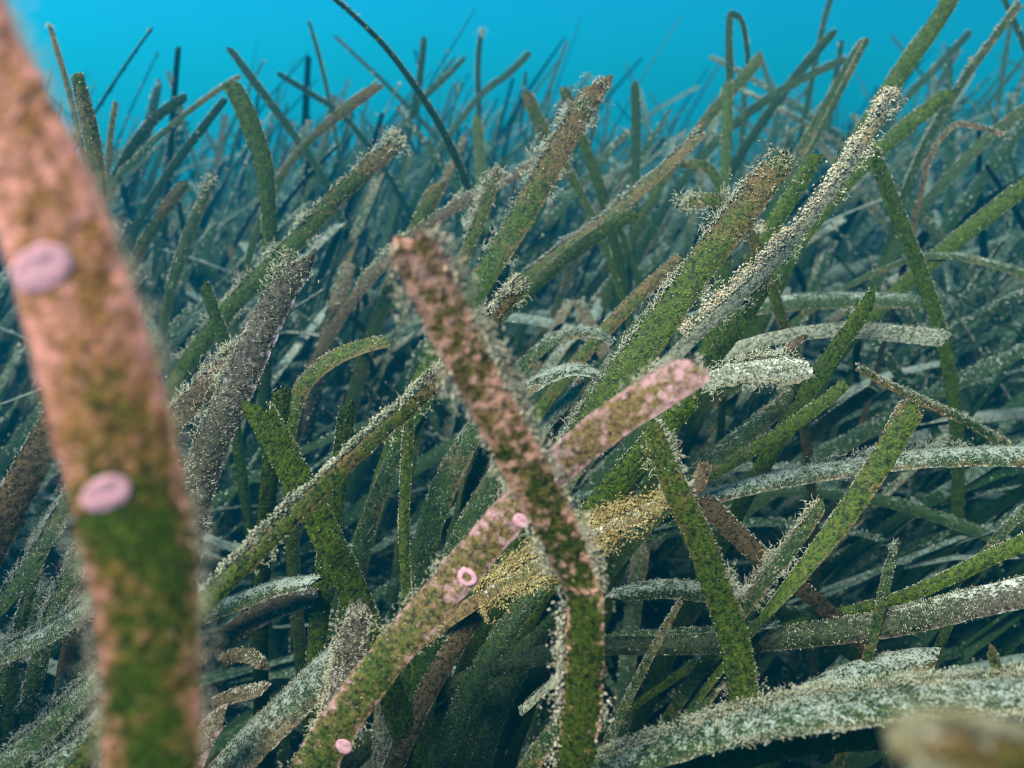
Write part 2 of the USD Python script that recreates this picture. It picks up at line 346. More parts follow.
    if spread > 0:                              # sediment heaped along the upper edge
        n = int(min(L / unit * spread * 6, 7000))
        r = sample(n, clump ** 1.5 * (0.3 + np.clip(ag[rows], 0, 1) ** 2))
        u = np.sign(S[r][:, 2]) * (1.0 + np.abs(rng.normal(0, 0.10 * heap, n)))
        q = C[r] + S[r] * (u * hw[r])[:, None] - N[r] * (rng.random(n) * 2.5 * thick * 2)[:, None]
        q[:, 2] += np.abs(rng.normal(0, 3.0 * unit, n)) * clump[r - rows[0]]
        PP.append(q); SZ.append(unit * rng.lognormal(0.1, 0.5, n) * 1.25)
    ST = []
    if tip > 0:                                 # cottony growth near the tip
        n = int(1000 * tip)
        r = np.clip((np.abs(rng.normal(0, 0.9, n)) * W0 / (dist[1] - dist[0] + 1e-9)).astype(int), 0, nvis - 1)
        u = rng.normal(0, 0.75, n)
        q = C[r] + S[r] * (u * hw[r])[:, None] + N[r] * rng.normal(0, thick * 1.4, n)[:, None] + T[r] * -np.abs(rng.normal(0, 1.5 * unit, n))[:, None]
        q[:, 2] += np.abs(rng.normal(0, 1.5 * unit, n))
        pk = meshkit.noise(q * 330.0, 41) > 0.42
        q, r = q[pk], r[pk]; n = len(q)
        PP.append(q); SZ.append(unit * rng.lognormal(-0.25, 0.5, n))
        k = rng.choice(n, int(n * 0.22))
        ST.append((q[k], norm(rng.normal(size=(len(k), 3)) + np.array([0, 0, 0.7]) - T[r[k]] * 0.5), rng.uniform(3, 9, len(k)) * unit))
    FP, FZ = [], []
    if fuzz > 0:                                # tufts standing along the edges
        nt = int(10 + 26 * fuzz)
        r0 = sample(nt, clump ** (2 if ft == 1 else 4) * (0.3 + np.clip(ag[rows], 0, 1)))
        per = 34 if not fgrain else 60
        r = np.clip(np.repeat(r0, per) + rng.normal(0, 4 * ft, nt * per).astype(int), 0, nvis - 1)
        sd = np.repeat(np.where(rng.random(nt) < 0.5 + 0.3 * np.sign(S[r0][:, 2]), 1.0, -1.0), per)
        u = sd * (1.0 + rng.normal(0, 0.07, nt * per))
        sc = np.repeat(rng.uniform(0.5, 1.6, nt), per)
        q = C[r] + S[r] * (u * hw[r])[:, None] + N[r] * rng.normal(0, 1.5 * thick, nt * per)[:, None] + S[r] * (sd * np.abs(rng.normal(0, 3.0 * ft, nt * per)) * sc * unit)[:, None] + rng.normal(0, 1.2 * unit, (nt * per, 3))
        (FP if fgrain else PP).append(q); (FZ if fgrain else SZ).append(unit * rng.lognormal(-0.25, 0.5, nt * per) * (1.5 if fgrain else 1.0))
        k = rng.random(nt * per) < 0.35
        ST.append((q[k], S[r[k]] * sd[k, None] + np.array([0, 0, 0.5]), rng.uniform(4, 10, k.sum()) * unit))
    if hair > 0:                                # short fine algal hairs over the face and edges
        n = int(min(area / cell * hair * 0.25, 2500))
        r = sample(n, clump * hw[rows]); u = rng.uniform(-1.02, 1.02, n)
        q = C[r] + S[r] * (u * hw[r])[:, None] + N[r] * (thick - camber * hw[r] * u * u)[:, None]
        k = patch(q, 0.05)
        ST.append((q[k], (N[r] * 0.8 + S[r] * u[:, None] + np.array([0, 0, 0.5]))[k], rng.uniform(2.5, 6, k.sum()) * unit))
    if PP:
        P_, Z_ = np.vstack(PP), np.concatenate(SZ)
        v, f = grains(P_, Z_ * gs * 0.88, gs > 1.2)
        m = put_mesh(numbered(path, "sediment_crumbs"), v, f, GRAIN[grain], smooth=True)
        tag(m.GetPrim(), kind="stuff")
    if FP:
        v, f = grains(np.vstack(FP), np.concatenate(FZ))
        tag(put_mesh(numbered(path, "algal_tufts"), v, f, GRAIN[fgrain]).GetPrim(), kind="stuff")
    if ST:
        allp = np.concatenate([strands(a, b, c) for a, b, c in ST])
        m = put_curves(numbered(path, "algal_fuzz"), allp, unit * rng.uniform(0.35, 0.75, len(allp)), GRAIN["tan" if grain in ("rose", "sand") else grain])
        tag(m.GetPrim(), kind="stuff")
    # --- round coralline spots grown on the face
    for (sx, sy, rad) in spots:
        qx, qy, qd = to_px(C[:nvis])
        i = int(np.argmin((qx - sx) ** 2 + (qy - sy) ** 2))
        i = min(max(i, 1), nvis - 2)
        off = np.array([sx - qx[i], sy - qy[i]])
        sx2, sy2, _ = to_px(C[i] + S[i] * hw[i])
        e = np.array([sx2 - qx[i], sy2 - qy[i]]); uu = float(off @ e / (e @ e + 1e-9)); uu = np.clip(uu, -0.8, 0.8)
        r_ = rad * qd[i] / F
        nr, na = 9, 40
        rr_ = np.concatenate([np.linspace(0.5 if rad == 11 else 0.02, 1, nr), [1.04]]); an = np.linspace(0, 2 * np.pi, na, endpoint=False)
        wob = 1 + 0.08 * np.sin(2 * an + i) + 0.03 * np.sin(3 * an + 2 * i) + 0.015 * np.sin(9 * an) + 0.015 * np.sin(14 * an + i)
        hgt = np.interp(rr_, [0, 0.12, 0.2, 0.45, 0.72, 0.92, 1, 1.04], [0.75, 0.75, 0.8, 0.85, 0.95, 0.8, 0.3, -1.2]) * 0.00010
        gx = (rr_[:, None] * np.cos(an) * wob) * r_; gy = (rr_[:, None] * np.sin(an) * wob) * r_ * 0.74
        uw = uu + gx / hw[i]
        V = C[i] + S[i] * (uw * hw[i])[..., None] + T[i] * gy[..., None] + N[i] * (thick + 0.00012 + hgt[:, None] - camber * hw[i] * uw ** 2 + (meshkit.noise(np.stack([gx, gy, gx * 0], -1) * 1500) - 0.5) * 0.0002)[..., None]
        ii, jj = np.meshgrid(np.arange(nr), np.arange(na), indexing="ij")
        a, b, c, dq = ii * na + jj, ii * na + (jj + 1) % na, (ii + 1) * na + (jj + 1) % na, (ii + 1) * na + jj
        fc = np.stack([np.stack([a, dq, c], -1), np.stack([a, c, b], -1)], 2).reshape(-1, 3)
        if rad != 11: fc = np.vstack([fc, [[0, k, k + 1] for k in range(1, na - 1)]])
        put_mesh(numbered(path, "coralline_spot"), V.reshape(-1, 3), fc, GRAIN["mauve"])
    return path

# ------------------------------------------------------------------ the leaves one can tell apart, tip first
# close to the lens
leaf("huge out of focus leaf with two pink spots at the left edge, nearest of all", [(-72, -60), (-32, 40), (12, 130), (48, 210), (78, 300), (106, 400), (130, 500), (147, 600), (152, 700), (150, 800)],
     [104, 106, 108, 112, 120, 126, 122, 112, 104, 100], (0.088, 0.105), roll=[-6, 0, 4, 6, 4], look="rosy", age=(-0.35, 1.3), dust=0.35, edge=0.4, fuzz=0.9, grain="rose", fgrain="tan", ft=2.2, lump=0.9, spots=[(43, 272, 29), (105, 490, 23)])
leaf("blurred square-tipped brown and green leaf twisting down the middle, crossing over the pink leaf", [(412, 240), (448, 320), (490, 400), (530, 478), (566, 550), (584, 610), (583, 680), (570, 790)],
     [64, 62, 60, 58, 52, 46, 50, 42], (0.16, 0.185, 0.215), roll=[0, 2, 4, 2, -10, -30, -12, -5], look="rust", age=(-0.1, 0.85), dust=0.35, edge=0.9, tip=0.3, fuzz=2.0, grain="rose", fgrain="tan", ft=1.6, lump=0.9)
leaf("long pink crusted leaf slanting behind the twisting middle leaf, with a ring-shaped pink spot", [(702, 366), (640, 402), (580, 446), (520, 503), (460, 572), (400, 642), (345, 715), (300, 790)],
     [44, 48, 47, 47, 47, 48, 50, 52], (0.185, 0.214, 0.222), roll=[14, 12, 10, 8], look="pink", age=(0.25, 1.05), dust=0.3, edge=0.5, tip=0.35, fuzz=0.25, grain="tan", lump=0.8, spots=[(468, 576, 11), (345, 745, 9), (522, 520, 9)])
leaf("wide upright leaf in sharp focus, crusted tip and speckled green lower half", [(786, 156), (742, 212), (700, 268), (655, 332), (610, 395), (575, 450)], [34, 38, 40, 41, 42, 42], (0.285, 0.30), roll=[12, 8, 6, 6, 6], look="olive", age=(-0.40, 0.85),
     dust=0.4, edge=1.4, tip=0.5, fuzz=0.4, lump=1.0, hair=0.08, spread=0.3)
leaf("slender straight leaf buried in white fuzz, reaching highest beside the sharp leaf", [(896, 94), (868, 137), (838, 186), (802, 230), (762, 276), (724, 310), (690, 340)], [9, 11, 12, 13, 15, 17, 18], (0.30, 0.32), roll=[-10, -12, -10, -5, 0], look="papery", age=(0.3, 0.9),
     dust=0.5, edge=0.8, tip=0.25, fuzz=1.2, spread=4.0, heap=7.0, grain="tan", lump=0.9, ft=1.3)
leaf("brown-green leaf with cottony tip standing against the blue water above the middle", [(600, 82), (560, 148), (522, 216), (486, 274), (450, 330)], [26, 31, 32, 30, 26], (0.37, 0.39), roll=8, look="olive", age=(0.0, 0.95), dust=0.4, edge=0.9, tip=0.9, fuzz=0.45)
leaf("curved clean green leaf rising alone against the water near the left", [(231, 84), (252, 128), (266, 178), (270, 230), (268, 290)], [22, 24, 22, 19, 17], (0.43, 0.45), roll=[0, 4, 8], look="green", age=(0.0, 0.45), dust=0.10, edge=0.8, lump=0.2)
leaf("long leaf with frayed pale tip running down to green, left of the middle", [(402, 140), (345, 190), (292, 246), (236, 302), (188, 362)], [18, 22, 23, 22, 20], (0.40, 0.42), roll=4, look="olive", age=(-0.7, 0.9), dust=0.5, edge=0.9, tip=0.5, fuzz=0.4, spread=0.2)
leaf("grey crusted leaf leaning between the huge pink leaf and the blunt green leaf", [(302, 258), (268, 316), (236, 386), (205, 458), (190, 520)], [32, 40, 44, 44, 40], (0.255, 0.27), roll=16, look="grey", age=(0.6, 0.9), dust=1.3, edge=1.2, tip=0.3, fuzz=0.3, hair=0.6, lump=1.0)
leaf("blunt bright green leaf leaning left with clean dark speckles", [(258, 408), (290, 466), (322, 528), (352, 590), (376, 650)], [37, 38, 38, 38, 36], (0.245, 0.255), roll=4, look="green", age=(0.1, 0.5), dust=0.16, edge=1.0, lump=0.4, blunt=0.75)
leaf("brown leaf with white dust heaped along its upper edge, passing behind the twisting leaf", [(524, 282), (484, 332), (436, 384), (380, 434), (320, 490), (262, 548), (212, 596)], [16, 18, 19, 20, 22, 24, 25], (0.262, 0.222), roll=-8, look="olive", age=(0.3, 0.9), dust=0.3, edge=1.8, tip=0.5, fuzz=0.5, spread=2.4, heap=2.5, grain="sand")
leaf("green leaf leaning right of the middle with its base behind the thick dusty leaf", [(651, 424), (672, 480), (699, 540), (721, 600), (737, 650), (744, 720)], [24, 32, 36, 38, 38, 38], (0.24, 0.245), roll=[-6, -4, 0], look="olive", age=(0.1, 0.4), dust=0.15, edge=1.3, lump=0.5, fuzz=0.2)
leaf("blunt olive leaf tapering downward, standing alone over the dark hollow at the right", [(914, 404), (882, 460), (842, 520), (803, 570), (764, 616)], [32, 30, 27, 20, 9], (0.26, 0.265), roll=[0, 4, 10, 30, 55], look="olive", age=(0.1, 0.5), dust=0.12, edge=1.5, blunt=0.7)
leaf("pale blue-grey dusted leaf lying level behind the blunt olive leaf", [(1050, 455), (940, 455), (862, 464), (780, 477), (706, 496)], [22, 21, 20, 20, 18], (0.30, 0.32), roll=52, look="dusty", age=(0.7, 0.8), dust=1.6, edge=1.2, fuzz=0.3, grain="pale", hair=0.5)
leaf("thick dusty leaf lying along the bottom edge, its top heaped with white sediment", [(1060, 690), (940, 694), (850, 704), (760, 718), (680, 740), (590, 775)], [44, 42, 42, 40, 36, 34], (0.20, 0.225), roll=50, look="dusty", age=(0.45, 0.6), dust=1.0, edge=1.2, fuzz=1.6, spread=1.2, heap=1.6, grain="sand", hair=1.0, lump=1.6, gs=1.15)
leaf("dark leaf with a thin pale rim lying just below the thick dusty leaf", [(1060, 744), (960, 738), (860, 738), (770, 750), (690, 775)], [40, 40, 38, 36, 36], (0.215, 0.23), roll=-25, look="dusty", age=(0.2, 0.3), dust=0.15, edge=1.4, spread=0.4, grain="pale")
leaf("olive leaf lying level across the lower right, crusted toward the frame edge", [(1060, 583), (980, 601), (900, 621), (820, 634), (755, 641), (620, 645)], [38, 36, 34, 30, 27, 24], (0.255, 0.275), roll=[20, 16, 10, 5], look="grey", age=(-0.3, 0.9), dust=0.7, edge=1.2, hair=0.3)
leaf("green leaf with mottled edge entering low at the right side", [(1060, 528), (1000, 553), (945, 580), (900, 598), (840, 612)], [22, 20, 18, 15, 11], (0.27, 0.29), roll=6, look="green", age=(0.1, 0.4), dust=0.15, edge=1.0)
leaf("fuzzy blurred tan stub at the bottom right corner", [(908, 752), (936, 748), (975, 756), (1020, 772), (1070, 800)], [16, 40, 56, 64, 66], (0.072, 0.078), roll=25, look="olive", age=(0.5, 0.9), dust=0.9, edge=1.0, fuzz=3.0, ft=3.0, tip=0.6, grain="gold", fgrain="sand", rag=0.6, blunt=0.0, lump=2.0)
# around the middle
leaf("arched leaf with pale dusty back, lower of two arches behind the twisting leaf", [(606, 378), (575, 367), (540, 378), (510, 402), (486, 440), (470, 490)], [11, 15, 18, 20, 22, 22], (0.30, 0.31), roll=[60, 55, 45, 30], look="dusty", age=(0.8, 0.9), dust=1.8, edge=1.2, grain="pale", hair=0.6)
leaf("arched dusty leaf, upper of two arches behind the twisting leaf", [(614, 342), (590, 330), (560, 335), (530, 356), (508, 384), (490, 420)], [10, 13, 15, 17, 18, 18], (0.34, 0.35), roll=[60, 50, 40, 30], look="dusty", age=(0.7, 0.8), dust=1.4, edge=1.0, grain="pale", hair=0.4)
leaf("broad rounded dusty leaf leaning behind the sharp leaf's lower half", [(668, 300), (632, 342), (596, 395), (565, 450), (535, 505)], [22, 30, 32, 32, 30], (0.33, 0.34), roll=30, look="dusty", age=(0.6, 0.8), dust=1.2, edge=0.8, grain="pale", blunt=0.3, hair=0.4)
leaf("small dead curl of pale leaf below the two arches", [(582, 378), (560, 408), (540, 432), (524, 456)], [12, 15, 15, 14], (0.31, 0.315), roll=35, look="papery", age=(0.5, 0.9), dust=0.9, edge=0.8, grain="pale")
leaf("dark green leaf hidden under the pink crusted leaf", [(694, 396), (645, 452), (600, 504), (560, 560)], [26, 32, 32, 30], (0.29, 0.30), roll=-10, look="green", age=(0.1, 0.4), dust=0.2, edge=0.8)
leaf("thin vertical green leaf left of the twisting leaf with pale rims", [(410, 420), (406, 470), (404, 530), (408, 600)], [15, 14, 14, 12], (0.29, 0.295), roll=0, look="olive", age=(0.1, 0.35), dust=0.15, edge=1.1)
leaf("dull vertical green leaf beside the blunt bright green leaf", [(348, 402), (340, 470), (326, 560), (316, 660)], [20, 23, 24, 24], (0.29, 0.30), roll=-4, look="green", age=(0.1, 0.4), dust=0.2, edge=0.7, blunt=0.5)
leaf("small rounded green tip peeping over the blunt bright green leaf", [(283, 388), (278, 420), (272, 460)], [24, 24, 22], (0.285, 0.29), roll=0, look="green", age=(0.2, 0.5), dust=0.2, edge=0.8, blunt=0.3)
leaf("short leaf arching over with a dusty olive back beside the white-dusted brown leaf", [(384, 342), (352, 350), (322, 366), (300, 392), (290, 440)], [14, 18, 20, 20, 18], (0.33, 0.34), roll=[30, 30, 20, 10], look="olive", age=(0.4, 0.6), dust=0.6, edge=0.9)
leaf("stubby fuzzy brown leaf just right of the huge pink leaf", [(243, 350), (215, 378), (188, 406), (160, 440)], [24, 28, 28, 26], (0.28, 0.285), roll=15, look="brown", age=(0.6, 0.9), dust=0.9, edge=1.0, fuzz=0.5, tip=0.4)
leaf("short green leaf upright behind the fuzzy brown stub", [(204, 284), (214, 312), (224, 342), (230, 380)], [15, 16, 16, 15], (0.40, 0.41), roll=0, look="green", age=(0.1, 0.4), dust=0.1, edge=0.8)
leaf("dark brown-purple leaf half hidden by the huge pink leaf", [(60, 412), (30, 470), (0, 528), (-30, 590)], [34, 40, 42, 42], (0.235, 0.24), roll=0, look="brown", age=(0.7, 0.8), dust=0.15, edge=0.8, lump=0.5)
leaf("thick golden fluffy growth on a fallen leaf behind the twisting leaf", [(668, 500), (640, 514), (600, 532), (545, 562), (480, 598)], [20, 22, 18, 24, 18], (0.25, 0.26), roll=35, look="olive", age=(0.9, 1.0), dust=1.4, edge=1.5, fuzz=6.0, spread=2.0, heap=3.0, ft=2.2, fgrain="gold", tip=0.8, grain="gold", hair=1.2, gs=1.25)
leaf("speckled dark leaf sloping under the golden fluffy leaf, nearer the pink leaf", [(540, 585), (500, 640), (462, 706), (430, 790)], [24, 30, 32, 32], (0.29, 0.285), roll=20, look="dusty", age=(0.2, 0.4), dust=0.7, edge=0.7, grain="pale")
leaf("second speckled dark leaf sloping under the golden fluffy leaf, nearer the twisting leaf", [(578, 570), (538, 626), (502, 690), (475, 770)], [28, 34, 36, 36], (0.31, 0.30), roll=18, look="dusty", age=(0.1, 0.3), dust=0.4, edge=0.5, grain="pale")
leaf("brown leaf with pale rims slanting beneath the ring-spotted pink leaf", [(478, 612), (444, 664), (414, 720), (390, 780)], [22, 26, 26, 26], (0.265, 0.26), roll=-15, look="brown", age=(0.5, 0.6), dust=0.2, edge=1.2)
leaf("pale narrow dusty spear pointing up between the twisting leaf and the thick dusty leaf", [(682, 598), (658, 640), (632, 690), (606, 745)], [7, 10, 11, 11], (0.255, 0.26), roll=35, look="dusty", age=(0.8, 0.9), dust=1.6, edge=1.2, grain="pale", blunt=0.0)
leaf("dark level leaf behind the twisting leaf's base", [(775, 630), (700, 636), (640, 640), (560, 650)], [22, 22, 22, 20], (0.31, 0.32), roll=0, look="dusty", age=(0.2, 0.3), dust=0.25, edge=0.8, grain="pale")
leaf("short white broken stub in the dark behind the twisting leaf", [(560, 676), (540, 694), (520, 712)], [9, 10, 9], (0.27, 0.275), roll=40, look="papery", age=(0.5, 0.6), dust=0.8, edge=1.0, grain="pale", ext=False)
leaf("dusty stem-like leaf beside the foot of the twisting leaf", [(566, 716), (545, 742), (520, 778)], [16, 22, 24], (0.235, 0.24), roll=30, look="dusty", age=(0.8, 0.9), dust=1.2, edge=1.0, grain="pale")
leaf("thick grey fuzzy leaf end beside the foot of the blunt green leaf", [(360, 606), (352, 640), (344, 690), (330, 740)], [28, 36, 38, 36], (0.235, 0.24), roll=25, look="grey", age=(0.9, 1.0), dust=2.0, edge=1.0, fuzz=0.5, tip=0.6, grain="tan", hair=1.0, blunt=0.2)
leaf("white crusted leaf hanging under the low end of the pink leaf", [(386, 690), (388, 730), (392, 800)], [26, 34, 36], (0.265, 0.265), roll=30, look="papery", age=(0.7, 0.9), dust=1.6, edge=1.0, grain="pale")
leaf("broad whitish dusted leaf sloping down to the bottom edge", [(345, 648), (300, 692), (255, 735), (205, 790)], [34, 42, 44, 44], (0.255, 0.25), roll=42, look="dusty", age=(0.9, 1.0), dust=2.0, edge=1.0, grain="pale", hair=0.8)
leaf("level blue-dusted leaf below the white-dusted brown leaf's foot", [(318, 580), (286, 584), (250, 596), (200, 616)], [16, 18, 18, 18], (0.285, 0.29), roll=48, look="dusty", age=(0.8, 0.9), dust=1.4, edge=1.0, grain="pale")
leaf("brown rotting leaf lying under the level blue-dusted leaf", [(318, 596), (270, 610), (230, 634), (190, 660)], [22, 26, 26, 24], (0.295, 0.30), roll=20, look="brown", age=(0.9, 1.0), dust=0.5, edge=0.8)
leaf("small arched brown scrap lying in the dark left of the grey fuzzy end", [(264, 668), (250, 656), (236, 655), (222, 664)], [14, 18, 18, 14], (0.28, 0.285), roll=[30, 20, 10, 0], look="brown", age=(0.5, 0.7), dust=0.9, edge=1.0, ext=False)
leaf("flat brown scrap beneath the small arched scrap", [(268, 688), (240, 694), (212, 704)], [14, 18, 16], (0.275, 0.28), roll=30, look="brown", age=(0.9, 1.0), dust=0.8, edge=1.0, ext=False)
leaf("leaf with a tan fuzzy hump low beside the huge pink leaf's foot", [(222, 716), (205, 736), (190, 775)], [24, 28, 28], (0.24, 0.24), roll=30, look="brown", age=(0.9, 1.0), dust=1.4, edge=1.0, grain="tan")
leaf("dark dusted leaf drooping down left behind the twisting leaf's upper half", [(478, 424), (446, 478), (424, 540), (408, 610)], [26, 32, 34, 34], (0.30, 0.305), roll=28, look="dusty", age=(0.4, 0.6), dust=0.9, edge=0.9, grain="pale", hair=0.3, blunt=0.3)
leaf("grey-blue dusted leaf drooping just behind the twisting leaf, above the golden growth", [(512, 452), (478, 506), (450, 566), (430, 640)], [26, 32, 34, 34], (0.285, 0.29), roll=32, look="dusty", age=(0.4, 0.7), dust=1.2, edge=0.9, grain="pale", hair=0.4, blunt=0.3)
leaf("slim dusted leaf drooping between the thin vertical leaf and the dull vertical leaf", [(396, 452), (372, 510), (352, 580), (340, 650)], [16, 22, 24, 24], (0.31, 0.315), roll=25, look="dusty", age=(0.4, 0.6), dust=1.0, edge=0.9, grain="pale", hair=0.3)
leaf("narrow dusted leaf drooping under the lower of the two arches", [(572, 402), (540, 440), (514, 492), (500, 560)], [14, 20, 22, 22], (0.318, 0.322), roll=35, look="dusty", age=(0.5, 0.7), dust=1.3, edge=0.9, grain="pale", hair=0.4)
leaf("dusted leaf lying level between the twisting leaf's foot and the green leaning leaf", [(612, 596), (652, 588), (700, 590), (770, 604)], [16, 22, 24, 24], (0.285, 0.30), roll=40, look="dusty", age=(0.5, 0.7), dust=1.1, edge=0.9, grain="pale", hair=0.4)
# lower left bundle
for label, pts, w, d, lk, du, ro in [
    ("topmost blue dusted leaf of the bundle left of the huge pink leaf", [(70, 492), (46, 540), (14, 588), (-20, 626)], [15, 17, 18, 18], (0.275, 0.27), "dusty", 1.0, 40),
    ("second blue dusted leaf of the left bundle, counted downward", [(92, 534), (66, 586), (44, 640), (28, 712)], [16, 20, 21, 20], (0.268, 0.27), "dusty", 1.2, 30),
    ("third dusted leaf of the left bundle, pale along its upper edge", [(106, 590), (58, 626), (8, 650), (-40, 664)], [17, 20, 21, 22], (0.255, 0.25), "dusty", 1.8, 55),
    ("green-sided leaf in the middle of the left bundle", [(108, 620), (84, 672), (52, 722), (20, 790)], [20, 24, 24, 22], (0.262, 0.265), "green", 0.4, -5),
    ("lowest pale dusted leaf of the left bundle", [(112, 662), (66, 708), (30, 742), (-20, 775)], [18, 22, 24, 24], (0.24, 0.235), "dusty", 1.8, 48),
    ("narrow dusty leaf on top of the left bundle beside the brown-purple leaf", [(82, 474), (52, 530), (30, 590), (14, 660)], [9, 12, 13, 13], (0.285, 0.28), "dusty", 0.7, 20),
    ("dusty leaf at the very left edge behind the left bundle", [(44, 590), (22, 640), (-4, 700), (-30, 760)], [14, 18, 18, 18], (0.30, 0.295), "dusty", 0.6, 15),
    ("tan dusted leaf at the bottom edge between left bundle and huge pink leaf", [(116, 708), (80, 744), (38, 772)], [20, 24, 24], (0.235, 0.232), "dusty", 1.7, 52)]:
    leaf(label, pts, w, d, roll=ro, look=lk, age=(0.3, 0.7), dust=du * 1.2, edge=1.0, grain="pale", hair=0.6, spread=0.5, fuzz=0.4)
# right middle
leaf("short bright green leaf tucked under the white fuzzy slender leaf", [(764, 286), (740, 322), (715, 356), (690, 390)], [20, 22, 22, 20], (0.315, 0.32), roll=0, look="green", age=(0.1, 0.4), dust=0.15, edge=0.7, blunt=0.7)
leaf("level bluish dusted leaf right of the short bright green leaf", [(932, 302), (880, 298), (820, 299), (764, 304), (700, 315)], [16, 19, 20, 20, 18], (0.42, 0.44), roll=42, look="dusty", age=(0.6, 0.7), dust=1.0, edge=0.8, grain="pale")
leaf("dark green pointed leaf tip rising before the white papery leaf end", [(874, 292), (856, 322), (836, 350), (812, 385)], [14, 20, 22, 22], (0.335, 0.34), roll=-5, look="green", age=(0.2, 0.5), dust=0.3, edge=0.9, blunt=0.2)
leaf("white papery dead leaf end lying flat at the right", [(944, 338), (905, 334), (868, 331), (830, 330)], [20, 22, 20, 18], (0.345, 0.35), roll=20, look="papery", age=(0.0, 0.3), dust=0.8, edge=1.0, grain="pale", rag=0.3)
leaf("frayed cream leaf end just behind the pink leaf's tip", [(812, 372), (780, 370), (745, 372), (705, 382)], [30, 32, 28, 24], (0.285, 0.29), roll=18, look="papery", age=(0.5, 0.8), dust=1.0, edge=1.6, fuzz=0.5, grain="sand", rag=0.4)
leaf("little brown scrap standing on the frayed cream leaf end", [(806, 337), (796, 342), (786, 352)], [9, 10, 8], (0.288, 0.288), roll=0, look="brown", age=(1.0, 1.0), dust=0.5, edge=1.5, ext=False)
leaf("small brown scrap beside the pale end of the level blue-grey leaf", [(706, 462), (702, 476), (694, 492)], [14, 18, 14], (0.29, 0.29), roll=0, look="brown", age=(1.0, 1.1), dust=0.9, edge=1.4, grain="gold", ext=False)
leaf("brownish dusty leaf sloping down right toward the blunt olive leaf", [(856, 366), (905, 392), (966, 420), (1010, 446)], [8, 11, 12, 12], (0.32, 0.33), roll=40, look="dusty", age=(0.8, 0.9), dust=1.0, edge=1.0)
leaf("thin dusty leaf coming in level from the right edge above the papery end", [(1040, 280), (990, 263), (948, 255), (900, 262)], [11, 10, 9, 8], (0.42, 0.44), roll=35, look="dusty", age=(0.7, 0.8), dust=0.9, edge=0.8, grain="pale")
leaf("green leaf bending low behind the frayed cream leaf end", [(846, 384), (800, 420), (752, 450), (700, 480)], [15, 17, 17, 16], (0.33, 0.335), roll=5, look="green", age=(0.1, 0.3), dust=0.25, edge=0.7)
leaf("bluish dusty leaf sloping between frayed cream end and level blue-grey leaf", [(792, 394), (756, 424), (720, 452), (690, 478)], [18, 22, 22, 22], (0.305, 0.31), roll=35, look="dusty", age=(0.6, 0.7), dust=1.1, edge=0.8, grain="pale")
leaf("dusty stub standing upright on the olive leaf at lower right", [(895, 546), (888, 572), (880, 606)], [8, 12, 13], (0.262, 0.262), roll=20, look="dusty", age=(0.8, 0.9), dust=1.5, edge=1.2, grain="pale", tip=0.2, blunt=0.1)
leaf("dusty narrow leaf crossing the mottled green leaf near the right edge", [(1040, 496), (1000, 535), (972, 575), (950, 620)], [11, 12, 12, 12], (0.28, 0.285), roll=25, look="dusty", age=(0.7, 0.8), dust=1.2, edge=1.0, grain="pale")
leaf("fuzzy pale-edged leaf just left of the blunt olive leaf's lower half", [(822, 504), (798, 538), (772, 572), (750, 600)], [14, 17, 18, 16], (0.275, 0.28), roll=28, look="dusty", age=(0.8, 0.9), dust=1.2, edge=1.4, fuzz=0.4, spread=0.5)
leaf("dark brown leaf leaning behind the green leaf right of middle", [(704, 500), (732, 530), (764, 560), (810, 596)], [24, 26, 24, 20], (0.28, 0.285), roll=-8, look="brown", age=(0.4, 0.5), dust=0.2, edge=1.2)
leaf("pale dusty patchy leaf lying under the crusted olive leaf", [(930, 656), (890, 664), (850, 676), (800, 700)], [26, 32, 34, 32], (0.262, 0.26), roll=40, look="dusty", age=(0.7, 0.8), dust=1.1, edge=0.8, grain="pale")
leaf("small grey stub near the right end of the thick dusty leaf", [(990, 648), (996, 664), (1002, 690)], [10, 13, 13], (0.225, 0.225), roll=15, look="dusty", age=(0.8, 0.9), dust=1.0, edge=1.0, grain="pale", blunt=0.2)
leaf("short dusted leaf sloping behind the crusted olive leaf, just below it", [(780, 628), (745, 652), (710, 690)], [16, 18, 18], (0.275, 0.27), roll=30, look="dusty", age=(0.7, 0.8), dust=1.2, edge=1.0, grain="pale")
leaf("faint level leaf deep in the hollow behind the blunt olive leaf", [(1050, 560), (960, 525), (880, 500), (800, 490)], [14, 15, 15, 14], (0.42, 0.44), roll=15, look="dusty", age=(0.3, 0.5), dust=0.4, edge=0.6, grain="pale")
# upper middle and right, further off
leaf("short olive leaf with white tuft standing before the cottony-tipped leaf", [(497, 170), (483, 212), (468, 250), (450, 300)], [14, 16, 15, 14], (0.40, 0.41), roll=8, look="olive", age=(0.4, 0.8), dust=0.4, edge=1.1, tip=0.35, fuzz=0.2)
leaf("pale dust-topped leaf sloping from the middle toward the sharp leaf's tip", [(702, 134), (650, 182), (600, 224), (555, 256), (510, 290)], [12, 14, 15, 15, 14], (0.42, 0.43), roll=25, look="olive", age=(0.5, 0.9), dust=1.0, edge=1.2, spread=1.0, grain="pale")
leaf("green-brown blunt leaf lying below the pale dust-topped leaf", [(637, 212), (600, 234), (562, 262), (528, 292), (490, 325)], [14, 17, 17, 16, 15], (0.40, 0.41), roll=4, look="olive", age=(0.0, 0.4), dust=0.2, edge=0.9)
leaf("torn-tipped leaf left of the cottony-tipped leaf, narrowing downward", [(526, 92), (541, 126), (566, 168), (592, 216), (610, 260)], [13, 17, 13, 9, 8], (0.50, 0.52), roll=0, look="olive", age=(0.2, 0.6), dust=0.3, edge=0.7, rag=0.3, blunt=0.3)
